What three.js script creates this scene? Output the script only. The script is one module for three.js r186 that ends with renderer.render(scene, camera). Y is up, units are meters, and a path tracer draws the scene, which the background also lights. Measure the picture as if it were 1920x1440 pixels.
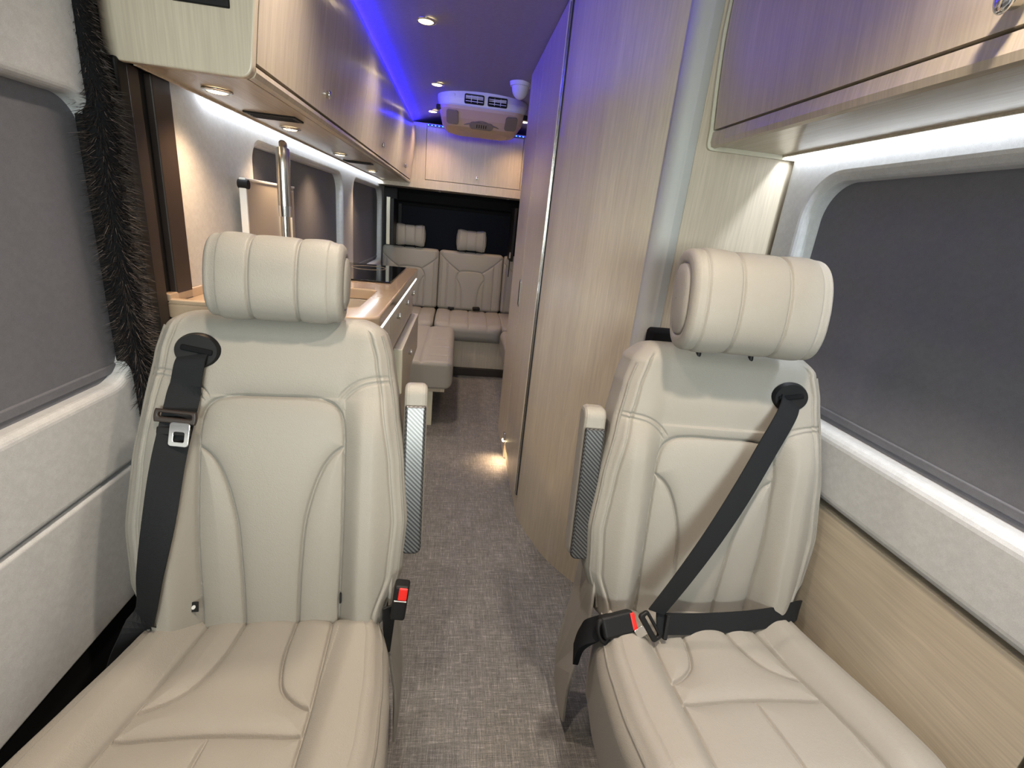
import * as THREE from 'three';
import { RoundedBoxGeometry } from 'three/addons/geometries/RoundedBoxGeometry.js';
import { mergeGeometries } from 'three/addons/utils/BufferGeometryUtils.js';
import { RectAreaLightUniformsLib } from 'three/addons/lights/RectAreaLightUniformsLib.js';

// ---------------------------------------------------------------- camera, sky, big lights, exposure
const scene = new THREE.Scene();
const renderer = new THREE.WebGLRenderer({ antialias: true });
renderer.toneMapping = THREE.LinearToneMapping;
renderer.toneMappingExposure = 1.03;
renderer.shadowMap.enabled = true;
RectAreaLightUniformsLib.init();
const D = Math.PI / 180;
const camera = new THREE.PerspectiveCamera(77.32, 4 / 3, 0.02, 40);
camera.position.set(0, 1.38, 0);
camera.rotation.order = 'YXZ';
camera.rotation.set(-18.513 * D, -7.706 * D, 5.95 * D);
scene.add(camera);
scene.background = new THREE.Color().setRGB(0.05, 0.055, 0.05);   // dim hall outside the windscreen

function areaLight(color, intensity, w, h, pos, target, parent = scene) {
  const l = new THREE.RectAreaLight(color, intensity, w, h);
  l.position.set(...pos); parent.add(l); l.lookAt(...target);
  return l;
}
const FRONT = { color: new THREE.Color().setRGB(0.93, 1.0, 0.94), intensity: 26 };
const WARM = new THREE.Color().setRGB(1.0, 0.84, 0.67), AMBER = new THREE.Color().setRGB(1.0, 0.66, 0.38);
const SIDE = { color: new THREE.Color().setRGB(0.93, 0.98, 1.0), intensity: 26 };
const COOL = new THREE.Color().setRGB(0.86, 0.92, 1.0);
const BLUE = new THREE.Color().setRGB(0.008, 0.004, 1.0);
const PUCK_I = 2.2, STRIP_I = 110, BLUE_I = 120;

// ---------------------------------------------------------------- helpers
let seed = 7;
const rnd = () => { seed = (seed * 1664525 + 1013904223) >>> 0; return seed / 4294967296; };
const taken = {};
function numbered(n) { const k = taken[n] = (taken[n] ?? -1) + 1; return k ? n + '_' + String(k).padStart(3, '0') : n; }
function shadow(m) { m.castShadow = true; m.receiveShadow = true; return m; }
function part(parent, name, geo, mat, pos, rot) {
  const m = shadow(new THREE.Mesh(geo, mat)); m.name = name;
  if (pos) m.position.set(...pos);
  if (rot) m.rotation.set(...rot);
  parent.add(m); return m;
}
function thing(name, label, category, group, pos) {
  const g = new THREE.Group(); g.name = numbered(name); g.userData = { label, category };
  if (group) g.userData.group = group;
  if (pos) g.position.set(...pos);
  scene.add(g); return g;
}
function single(name, label, category, geo, mat, pos, rot, group) {
  const m = part(scene, numbered(name), geo, mat, pos, rot); m.userData = { label, category };
  if (group) m.userData.group = group; return m;
}
function struct(name, label, geo, mat, pos, rot, category) {
  const m = geo ? part(scene, name, geo, mat, pos, rot) : new THREE.Group();
  if (!geo) { m.name = name; scene.add(m); }
  m.userData = { kind: 'structure', label, category }; return m;
}
// uv in metres from the dominant direction of each vertex normal (wood grain runs along v)
function uvm(g, turn = false) {
  g = g.index ? g.toNonIndexed() : g;
  g.computeBoundingBox();
  const p = g.attributes.position, n = g.attributes.normal, uv = new Float32Array(p.count * 2);
  for (let i = 0; i < p.count; i += 3) {
    let nx = 0, ny = 0, nz = 0;
    for (let k = 0; k < 3; k++) { nx += Math.abs(n.getX(i + k)); ny += Math.abs(n.getY(i + k)); nz += Math.abs(n.getZ(i + k)); }
    for (let k = 0; k < 3; k++) {
      const x = p.getX(i + k), y = p.getY(i + k), z = p.getZ(i + k);
      let u, v;
      if (nx >= ny && nx >= nz) { u = z; v = y; } else if (ny >= nz) { u = x; v = z; } else { u = x; v = y; }
      if (turn) [u, v] = [v, u];
      uv[(i + k) * 2] = u; uv[(i + k) * 2 + 1] = v;
    }
  }
  g.setAttribute('uv', new THREE.BufferAttribute(uv, 2)); return g;
}
const rbox = (w, h, d, r = 0.004, s = 2) => uvm(new RoundedBoxGeometry(w, h, d, s, Math.min(r, w / 2.01, h / 2.01, d / 2.01)));
const box = (w, h, d) => uvm(new THREE.BoxGeometry(w, h, d));
function boxAt(x0, x1, y0, y1, z0, z1, r = 0.003) { const g = rbox(x1 - x0, y1 - y0, z1 - z0, r); g.translate((x0 + x1) / 2, (y0 + y1) / 2, (z0 + z1) / 2); return g; }
function shapeOf(pts) { const s = new THREE.Shape(); pts.forEach((p, i) => i ? s.lineTo(p[0], p[1]) : s.moveTo(p[0], p[1])); return s; }
function roundRect(x0, x1, y0, y1, r, C = THREE.Shape) {
  const s = new C(); if (r === 0) { s.moveTo(x0, y0); s.lineTo(x1, y0); s.lineTo(x1, y1); s.lineTo(x0, y1); s.closePath(); return s; }
  const [a, b, c, d] = Array.isArray(r) ? r : [r, r, r, r];   // bottom-left, bottom-right, top-right, top-left
  s.moveTo(x0 + a, y0); s.lineTo(x1 - b, y0); s.absarc(x1 - b, y0 + b, b, -Math.PI / 2, 0);
  s.lineTo(x1, y1 - c); s.absarc(x1 - c, y1 - c, c, 0, Math.PI / 2);
  s.lineTo(x0 + d, y1); s.absarc(x0 + d, y1 - d, d, Math.PI / 2, Math.PI);
  s.lineTo(x0, y0 + a); s.absarc(x0 + a, y0 + a, a, Math.PI, Math.PI * 1.5);
  return s;
}
const EX = (s, depth, bevel = 0, seg = 16, bs = 3) => new THREE.ExtrudeGeometry(s, { depth: depth - 2 * bevel, bevelEnabled: bevel > 0, bevelSize: bevel, bevelThickness: bevel, bevelOffset: -bevel, bevelSegments: bs, curveSegments: seg }).translate(0, 0, bevel);
// profile (x,y) swept along z from z0 to z1
const sweepZ = (s, z0, z1, bevel = 0) => uvm(EX(s, z1 - z0, bevel).translate(0, 0, z0));
// outline in the side plane, first coordinate -z, swept along x
const sweepX = (s, x0, x1, bevel = 0, turn = false, seg = 16, bs = 3) => uvm(EX(s, x1 - x0, bevel, seg, bs).rotateY(Math.PI / 2).translate(x0, 0, 0), turn);
// plan outline (x,-z) raised along y
const sweepY = (s, y0, y1, bevel = 0) => uvm(EX(s, y1 - y0, bevel).rotateX(-Math.PI / 2).translate(0, y0, 0));
function spline(pts, n, closed = false) { return new THREE.CatmullRomCurve3(pts.map(p => new THREE.Vector3(p[0], p[1], p[2] ?? 0)), closed, 'centripetal').getPoints(n); }
const tube = (pts, r, n = 40, k = 12) => new THREE.TubeGeometry(new THREE.CatmullRomCurve3(pts.map(p => new THREE.Vector3(...p)), false, 'centripetal'), n, r, k);
function lerpT(tbl, t) {                    // smooth table lookup
  if (t <= tbl[0][0]) return tbl[0][1];
  for (let i = 1; i < tbl.length; i++) if (t <= tbl[i][0]) { let k = (t - tbl[i - 1][0]) / (tbl[i][0] - tbl[i - 1][0]); k = k * k * (3 - 2 * k) * 0.4 + k * 0.6; return tbl[i - 1][1] + (tbl[i][1] - tbl[i - 1][1]) * k; }
  return tbl[tbl.length - 1][1];
}
const sstep = (a, b, x) => { const k = Math.min(1, Math.max(0, (x - a) / (b - a))); return k * k * (3 - 2 * k); };
function merge(list) { return mergeGeometries(list.map(g => g.index ? g.toNonIndexed() : g)); }

// ---------------------------------------------------------------- textures (colour, grain and fine relief only)
function latt(px, py, s) { const a = new Float32Array(px * py); let q = s; for (let i = 0; i < a.length; i++) { q = (q * 1664525 + 1013904223) >>> 0; a[i] = q / 4294967296; } return (u, v) => { const x = u * px, y = v * py, i = Math.floor(x), j = Math.floor(y), fx = x - i, fy = y - j, sx = fx * fx * (3 - 2 * fx), sy = fy * fy * (3 - 2 * fy); const g = (p, r) => a[((r % py) + py) % py * px + ((p % px) + px) % px]; return (g(i, j) * (1 - sx) + g(i + 1, j) * sx) * (1 - sy) + (g(i, j + 1) * (1 - sx) + g(i + 1, j + 1) * sx) * sy; }; }
function tex(w, h, f, srgb, rx, ry) {
  const d = new Uint8Array(w * h * 4);
  for (let y = 0; y < h; y++) for (let x = 0; x < w; x++) { const c = f(x / w, y / h), i = (y * w + x) * 4; d[i] = c[0]; d[i + 1] = c[1]; d[i + 2] = c[2]; d[i + 3] = 255; }
  const t = new THREE.DataTexture(d, w, h); t.wrapS = t.wrapT = THREE.RepeatWrapping; t.magFilter = THREE.LinearFilter; t.minFilter = THREE.LinearMipmapLinearFilter; t.generateMipmaps = true;
  if (srgb) t.colorSpace = THREE.SRGBColorSpace; t.repeat.set(rx, ry); t.needsUpdate = true; return t;
}
const cl = v => Math.max(0, Math.min(255, v));
function woodTex() {
  const a = latt(256, 10, 3), b = latt(90, 6, 5), c = latt(20, 3, 9), e = latt(400, 40, 13);
  return tex(1024, 1024, (u, v) => {
    const n = (a(u, v) - .5) * 10 + (b(u, v) - .5) * 6 + (c(u, v) - .5) * 6 + (e(u, v) - .5) * 11;
    return [cl(192 + n), cl(181 + n), cl(163 + n * .95)];
  }, true, 1 / 0.9, 1 / 1.9);
}
const TX = {
  wood: woodTex(),
  leather: (() => { const a = latt(90, 90, 21), b = latt(170, 170, 22), c = latt(30, 30, 23); return tex(512, 512, (u, v) => { const n = 255 * (.45 * a(u, v) + .4 * b(u, v) + .15 * c(u, v)); return [n, n, n]; }, false, 1 / 0.12, 1 / 0.12); })(),
  weave: (() => {
    const a = latt(420, 26, 31), b = latt(26, 420, 32), c = latt(14, 14, 33), e = latt(300, 300, 34), wx = latt(420, 4, 35), wy = latt(4, 420, 36);
    return tex(1024, 1024, (u, v) => {
      const th = Math.max(0, a(u, v) - .72) * 1.8 + Math.max(0, b(u, v) - .72) * 1.8;
      const n = (a(u, v) + b(u, v) - 1) * 22 + (wx(u, v) + wy(u, v) - 1) * 16 + (c(u, v) - .5) * 8 + (e(u, v) - .5) * 22 + th * 46;
      return [cl(111 + n), cl(110 + n * .97), cl(108 + n * .95)];
    }, true, 1 / 0.6, 1 / 0.6);
  })(),
  carbon: tex(64, 64, (u, v) => { const i = Math.floor(u * 4), j = Math.floor(v * 4), w = ((i + j) % 4) < 2, f = w ? (v * 4 % 1) : (u * 4 % 1); const s = (w ? 72 : 14) + 34 * Math.sin(f * Math.PI); return [s, s, s + 2]; }, true, 1 / 0.0100, 1 / 0.0100),
  brushed: (() => { const a = latt(6, 400, 41), b = latt(20, 200, 42); return tex(256, 512, (u, v) => { const n = 90 + 110 * (.6 * a(u, v) + .4 * b(u, v)); return [n, n, n]; }, false, 1 / 0.3, 1 / 0.3); })(),
  cloth: (() => { const a = latt(256, 256, 51), b = latt(18, 18, 52); return tex(256, 256, (u, v) => { const n = (a(u, v) - .5) * 26 + (b(u, v) - .5) * 10; return [cl(230 + n), cl(230 + n), cl(230 + n)]; }, true, 1 / 0.15, 1 / 0.15); })(),
  belt: tex(64, 64, (u, v) => { const n = 120 + 100 * Math.sin((u + v) * Math.PI * 16) ; return [cl(n), cl(n), cl(n)]; }, false, 1 / 0.02, 1 / 0.02),
};
const S = (o) => new THREE.MeshStandardMaterial(o);
const P = (o) => new THREE.MeshPhysicalMaterial(o);
const rgb = (r, g, b) => new THREE.Color().setRGB(r, g, b);
const M = {
  leather: P({ color: rgb(.305, .289, .260), roughness: .46, bumpMap: TX.leather, bumpScale: .0005, specularIntensity: .55 }),
  wood: P({ map: TX.wood, roughness: .38, clearcoat: .12, clearcoatRoughness: .35 }),
  woodGloss: P({ map: TX.wood, roughness: .22 }),
  woodEdge: S({ color: rgb(.62, .60, .48), roughness: .5 }),
  wall: S({ color: rgb(.68, .70, .725), roughness: .55, map: TX.cloth }),
  trim: S({ color: rgb(.46, .47, .46), roughness: .55 }),
  ceil: S({ color: rgb(.36, .34, .335), roughness: .6, map: TX.cloth }),
  floor: S({ map: TX.weave, roughness: .62 }),
  shade: S({ color: rgb(.19, .195, .225), roughness: .8, map: TX.cloth }),
  shadeDark: P({ color: rgb(.016, .018, .025), roughness: .9, specularIntensity: .2, map: TX.cloth }),
  black: P({ color: rgb(.010, .010, .011), roughness: .5, specularIntensity: .45 }),
  blackSoft: P({ color: rgb(.008, .0085, .01), roughness: .9, specularIntensity: .25 }),
  brownBlack: S({ color: rgb(.026, .017, .014), roughness: .5 }),
  belt: P({ color: rgb(.012, .0135, .016), roughness: .6, specularIntensity: .4, bumpMap: TX.belt, bumpScale: .0004 }),
  red: S({ color: rgb(.78, .02, .015), roughness: .35 }),
  chrome: S({ color: rgb(.8, .8, .8), roughness: .14, metalness: 1 }),
  steel: S({ color: rgb(.62, .58, .52), roughness: .4, metalness: .55 }),
  nickel: S({ color: rgb(.52, .50, .47), roughness: .24, metalness: 1 }),
  carbon: P({ map: TX.carbon, roughness: .32, metalness: .35, clearcoat: .35, clearcoatRoughness: .15 }),
  counter: P({ color: rgb(.47, .36, .26), roughness: .12, clearcoat: .5, clearcoatRoughness: .06 }),
  glassTop: P({ color: rgb(.006, .006, .007), roughness: .05 }),
  white: S({ color: rgb(.72, .72, .72), roughness: .4 }),
  tan: S({ color: rgb(.58, .42, .31), roughness: .5 }),
  grille: S({ color: rgb(.22, .18, .13), roughness: .75 }),
  gasket: P({ color: rgb(.035, .035, .04), roughness: .7, specularIntensity: .35 }),
  fur: S({ color: rgb(.032, .027, .026), roughness: .55 }),
  glass: P({ color: 0xffffff, transmission: 1, roughness: 0, thickness: 0, ior: 1.5 }),
  warmGlow: S({ color: 0x000000, emissive: rgb(1.0, .78, .45), emissiveIntensity: 9 }),
  coolGlow: S({ color: 0x000000, emissive: rgb(.92, .95, 1.0), emissiveIntensity: 5 }),
  blueGlow: S({ color: 0x000000, emissive: rgb(.01, .02, 1.0), emissiveIntensity: 2 }),
  cyanGlow: S({ color: 0x000000, emissive: rgb(.15, .55, 1.0), emissiveIntensity: 2.5 }),
  addedPanelGlow: S({ color: 0x000000, emissive: rgb(.9, 1.0, .86), emissiveIntensity: 3 }),  // glow of the panels added outside the cab
};

// ================================================================ the shell of the van
const XL = -0.735, XR = 0.985, ZR = -5.02, ZF = 1.5;
const ceilY = x => 2.2 - 0.29 * (x - 0.125) ** 2;
struct('floor', 'dark grey woven vinyl floor along the aisle', uvm(new THREE.BoxGeometry(XR - XL + .2, .04, ZF - ZR + .2)).translate((XL + XR) / 2, -.02, (ZF + ZR) / 2), M.floor, null, null, 'floor');
{
  const pts = []; for (let i = 0; i <= 24; i++) { const x = XL - .06 + (XR - XL + .12) * i / 24; pts.push([x, ceilY(x)]); }
  for (let i = 24; i >= 0; i--) { const x = XL - .06 + (XR - XL + .12) * i / 24; pts.push([x, ceilY(x) + .05]); }
  struct('ceiling', 'grey arched ceiling panel', sweepZ(shapeOf(pts), ZR - .05, ZF + .05), M.ceil, null, null, 'ceiling');
}
// a wall plate in the side plane with rounded window holes; coordinates along the van are given as a = -z
function wallPlate(a0, a1, y0, y1, holes, x0, x1, bevel) {
  const s = roundRect(a0, a1, y0, y1, 0);
  for (const h of holes) s.holes.push(roundRect(h[0], h[1], h[2], h[3], h[4], THREE.Path));
  return sweepX(s, x0, x1, bevel, false, 24, 5);
}
const wl = struct('wall_left', 'pale grey wall with two shaded windows above the kitchen counter', wallPlate(1.40, 4.98, 0, 2.1, [[1.915, 3.25, .93, 1.545, [.06, .06, .10, .06]], [3.56, 4.80, .93, 1.545, [.08, .08, .12, .10]]], XL - .05, XL + .012, .022), M.wall, null, null, 'wall');
part(wl, 'outer_skin', boxAt(XL - .12, XL - .10, -.02, 2.2, -5.05, 1.55), M.black);
const wr = struct('wall_right', 'pale grey side wall around the wide shaded window', wallPlate(-ZF, 1.475, .778, 2.1, [[-.55, 1.345, .955, 1.565, .10], [-1.40, -.70, 1.0, 1.66, .08]], XR - .022, XR + .05, .026), M.wall, null, null, 'wall');
part(wr, 'outer_skin', boxAt(XR + .10, XR + .12, -.02, 2.2, -5.05, .62), M.black);
part(wr, 'cab_door_skin', boxAt(XR + .05, XR + .07, -.02, .96, .5, 1.55), M.black);
part(wr, 'wood_dado', uvm(boxAt(XR - .004, XR + .045, .0, .762, -1.475, -.462, .002), true), M.wood);
part(wr, 'wood_dado', uvm(boxAt(XR - .004, XR + .045, .0, .762, -.456, ZF, .002), true), M.wood);
part(wr, 'gap_backing', boxAt(XR + .045, XR + .06, .70, .82, -1.475, ZF), M.wood);
part(wr, 'rear_lining', boxAt(XR, XR + .05, 0, 2.1, -5.0, -1.49), M.wall);
const wre = struct('wall_rear', 'black rear door lining behind the sofa', boxAt(XL - .1, XR + .1, 0, 2.25, ZR - .05, ZR), M.blackSoft, null, null, 'wall');
part(wre, 'door_header', boxAt(-.60, XR, 1.47, 1.56, -5.02, -4.93, .02), M.blackSoft);
part(wre, 'door_header_rail', boxAt(-.60, XR, 1.43, 1.463, -5.02, -4.945, .012), M.blackSoft);
part(wre, 'door_side_post', boxAt(-.735, -.60, .9, 1.58, -5.0, -4.935, .02), M.gasket);
part(wre, 'door_side_post', boxAt(-.60, -.555, .9, 1.45, -5.0, -4.935, .012), M.gasket);
// front: bulkhead with the windscreen opening, glass, and unseen light panels added to shine in
{
  const s = roundRect(XL - .1, XR + .1, -.02, 2.25, 0);
  s.holes.push(roundRect(XL + .06, XR - .06, .98, 1.96, .12, THREE.Path));
  const wf = struct('wall_front', 'grey cab front around the windscreen', sweepZ(s, ZF, ZF + .05), M.trim, null, null, 'wall');
  const w = struct('window_6', 'windscreen of the cab', null, null, null, null, 'window');
  part(w, 'pane', box(XR - XL - .12, .98, .004), M.glass, [(XL + XR) / 2, 1.47, ZF + .03]);
  const lamp = thing('added_light_panel', 'unseen upright light panel added ahead of the windscreen for the front light', 'lamp', null, [.3, 1.7, 5.0]);  // added emitter, out of view, supplies the greenish light from the front
  part(lamp, 'housing', rbox(3.3, 1.3, .06, .01), M.white, [0, 0, .04]);
  part(lamp, 'diffuser', box(3.2, 1.2, .01), M.addedPanelGlow, [0, 0, 0]);
  const w2 = struct('window_7', 'side window of the cab door', null, null, null, null, 'window');
  part(w2, 'pane', box(.004, .70, .74), M.glass, [XR + .03, 1.33, 1.05]);
  const l2 = thing('added_light_panel', 'unseen light panel added beside the cab door for cool side light', 'lamp', null, [3.6, 1.9, 1.3]);  // added emitter, out of view, brightens the sliding door side
  part(l2, 'housing', rbox(.06, 1.3, 2.3, .01), M.white, [.04, 0, 0]);
  part(l2, 'diffuser', box(.01, 1.2, 2.2), M.addedPanelGlow);
  areaLight(SIDE.color, SIDE.intensity, 2.2, 1.2, [3.58, 1.9, 1.3], [0, 1.9, 1.3]);
  areaLight(FRONT.color, FRONT.intensity, 3.2, 1.2, [.3, 1.7, 4.98], [.3, 1.7, 0]);
}
// left side: sliding door with its window, seal and dark pillar
const door = struct('door_1', 'grey sliding door panel with a wide shaded window', wallPlate(-ZF, 1.19, .757, 2.1, [[-.55, 1.158, .955, 1.525, [.05, .085, .07, .05]]], XL - .05, XL + .006, .016), M.wall, null, null, 'door');
part(door, 'lower_panel', wallPlate(-ZF, 1.19, .43, .750, [], XL - .05, XL + .004, .008), M.wall);
part(door, 'step_well_shade_lining', boxAt(XL - .05, XL - .02, .0, .45, -1.19, ZF, .004), M.blackSoft);  // step well in black, carrying the deep shade of the gap
part(door, 'step_shade_mat', boxAt(XL - .02, XL + .09, .0, .012, -1.19, ZF, .004), M.blackSoft);  // black sheet carries the shade on the floor beside the chair
part(door, 'seam_shade_backing', boxAt(XL - .05, XL - .02, .70, .80, -1.13, ZF), M.gasket);  // dark colour stands in for shade inside the seam
function winUnit(n, label, x, side, a0, a1, y0, y1, r, mat, shadeLabel, drape) {
  const w = struct('window_' + n, label, null, null, null, null, 'window');
  const ring = roundRect(a0 - .03, a1 + .03, y0 - .03, y1 + .03, r); ring.holes.push(roundRect(a0 + .004, a1 - .004, y0 + .004, y1 - .004, r, THREE.Path));
  part(w, 'frame', sweepX(ring, x + side * .052, x + side * .06), M.gasket);
  part(w, 'pane', sweepX(roundRect(a0 - .03, a1 + .03, y0 - .03, y1 + .03, r), x + side * .078, x + side * .084), M.glass);
  const s = thing('window_shade', shadeLabel, 'window shade', 'window shades');
  const k = side < 0 ? [x - .048, x - .03] : [x + .03, x + .048];
  part(s, 'shade_panel', sweepX(roundRect(a0 - .022, a1 + .022, y0 - .022, y1 + .022, r), k[0], k[1], .003), mat);
  const hx = side < 0 ? k[1] : k[0] ;
  part(s, 'bottom_bar', sweepX(roundRect(a0 - .01, a1 + .01, y0 + .012, y0 + .032, .008), hx - .005, hx + .005, .003), mat);
}
winUnit(1, 'window of the sliding door', XL, -1, -.55, 1.158, .955, 1.525, .07, M.shade, 'dark grey shade filling the sliding door window at far left');
winUnit(2, 'wide window of the right wall', XR, 1, -.55, 1.345, .955, 1.565, .10, M.shade, 'dark grey shade filling the big window beside the right chair');
winUnit(3, 'window above the kitchen counter', XL, -1, 1.915, 3.25, .93, 1.545, .06, M.shade, 'grey shade of the window behind the faucet');
winUnit(4, 'window left of the rear sofa', XL, -1, 3.56, 4.80, .93, 1.545, .08, M.shade, 'grey shade of the window between kitchen and rear sofa');
{
  const w = struct('window_5', 'rear door window', null, null, null, null, 'window');
  part(w, 'frame', boxAt(-.56, .95, .80, .84, -4.99, -4.955), M.gasket);
  part(w, 'pane', boxAt(-.56, .95, .84, 1.44, -4.995, -4.99), M.glass);
  single('window_shade', 'navy shade across the rear door window behind the sofa headrests', 'window shade', boxAt(-.555, .95, .8, 1.45, -4.965, -4.95), M.shadeDark, null, null, 'window shades');
}
// dark pillar beside the sliding door
{
  const g = thing('door_pillar', 'dark brown door pillar with vertical grooves beside the furry seal', 'pillar', null, [XL, 0, 0]);
  part(g, 'face', boxAt(-.05, .020, .0, 1.62, -1.412, -1.335, .004), M.brownBlack);
  part(g, 'groove', boxAt(-.05, .004, .0, 1.62, -1.338, -1.295, .002), M.black);  // darkness of the recess is put into the black colour
  part(g, 'face', boxAt(-.05, .016, .0, 1.62, -1.297, -1.245, .004), M.brownBlack);
  part(g, 'screen_track', boxAt(-.05, .026, .0, 1.62, -1.243, -1.205, .006), M.black);
  part(g, 'backing', boxAt(-.10, -.045, .0, 1.62, -1.42, -1.205, .004), M.black);
}
{ // furry weather seal
  const seal = thing('door_seal', 'black furry weather seal running down the sliding door edge', 'door seal');
  const path = y => [XL + .012 + .008 * Math.sin(y * 4) - .022 * sstep(1.50, 1.68, y), y, -1.164 + .005 * Math.sin(y * 5 + 1) + .004 * sstep(1.5, 1.68, y)];
  const pp = []; for (let i = 0; i <= 20; i++) pp.push(path(.05 + 1.98 * i / 20));
  part(seal, 'core', tube(pp, .028, 80, 10), M.blackSoft);
  part(seal, 'rubber_lip', boxAt(XL - .028, XL + .012, .985, 2.03, -1.19, -1.143, .004), M.blackSoft);
  const pos = [], col = [], n = 18000, dv = new THREE.Vector3(), q = new THREE.Vector3();
  for (let i = 0; i < n; i++) {
    const y = .05 + 1.98 * rnd(), c = path(y), a = rnd() * Math.PI * 1.5 - Math.PI * .75 + 0;
    dv.set(Math.cos(a), (rnd() - .65) * .9, Math.sin(a)).normalize();
    const L = (.016 + rnd() * .022) * (y > 1.55 ? .6 : 1), b = [c[0] + Math.cos(a) * .024, y, c[2] + Math.sin(a) * .024];
    q.set(rnd() - .5, rnd() - .5, rnd() - .5).cross(dv).normalize().multiplyScalar(.0008);
    const t = [b[0] + dv.x * L, b[1] + dv.y * L - .006, b[2] + dv.z * L];
    pos.push(b[0] + q.x, b[1] + q.y, b[2] + q.z, b[0] - q.x, b[1] - q.y, b[2] - q.z, ...t);
    const g = rnd() < .12 ? 5 : 1; for (let k = 0; k < 3; k++) col.push(g, g * .95, g * .9);
  }
  const g = new THREE.BufferGeometry(); g.setAttribute('position', new THREE.Float32BufferAttribute(pos, 3)); g.setAttribute('color', new THREE.Float32BufferAttribute(col, 3)); g.computeVertexNormals();
  const fm = M.fur.clone(); fm.vertexColors = true; fm.side = THREE.DoubleSide;
  const f = part(seal, 'fur', g, fm); f.userData.kind = 'stuff';
}

// ================================================================ upholstery
function segDist(px, py, pl) {
  let best = 1e9;
  for (let i = 1; i < pl.length; i++) {
    const ax = pl[i - 1].x, ay = pl[i - 1].y, bx = pl[i].x - ax, by = pl[i].y - ay, l = bx * bx + by * by;
    let t = l ? ((px - ax) * bx + (py - ay) * by) / l : 0; t = t < 0 ? 0 : t > 1 ? 1 : t;
    const dx = px - ax - bx * t, dy = py - ay - by * t, d = dx * dx + dy * dy; if (d < best) best = d;
  }
  return Math.sqrt(best);
}
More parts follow.
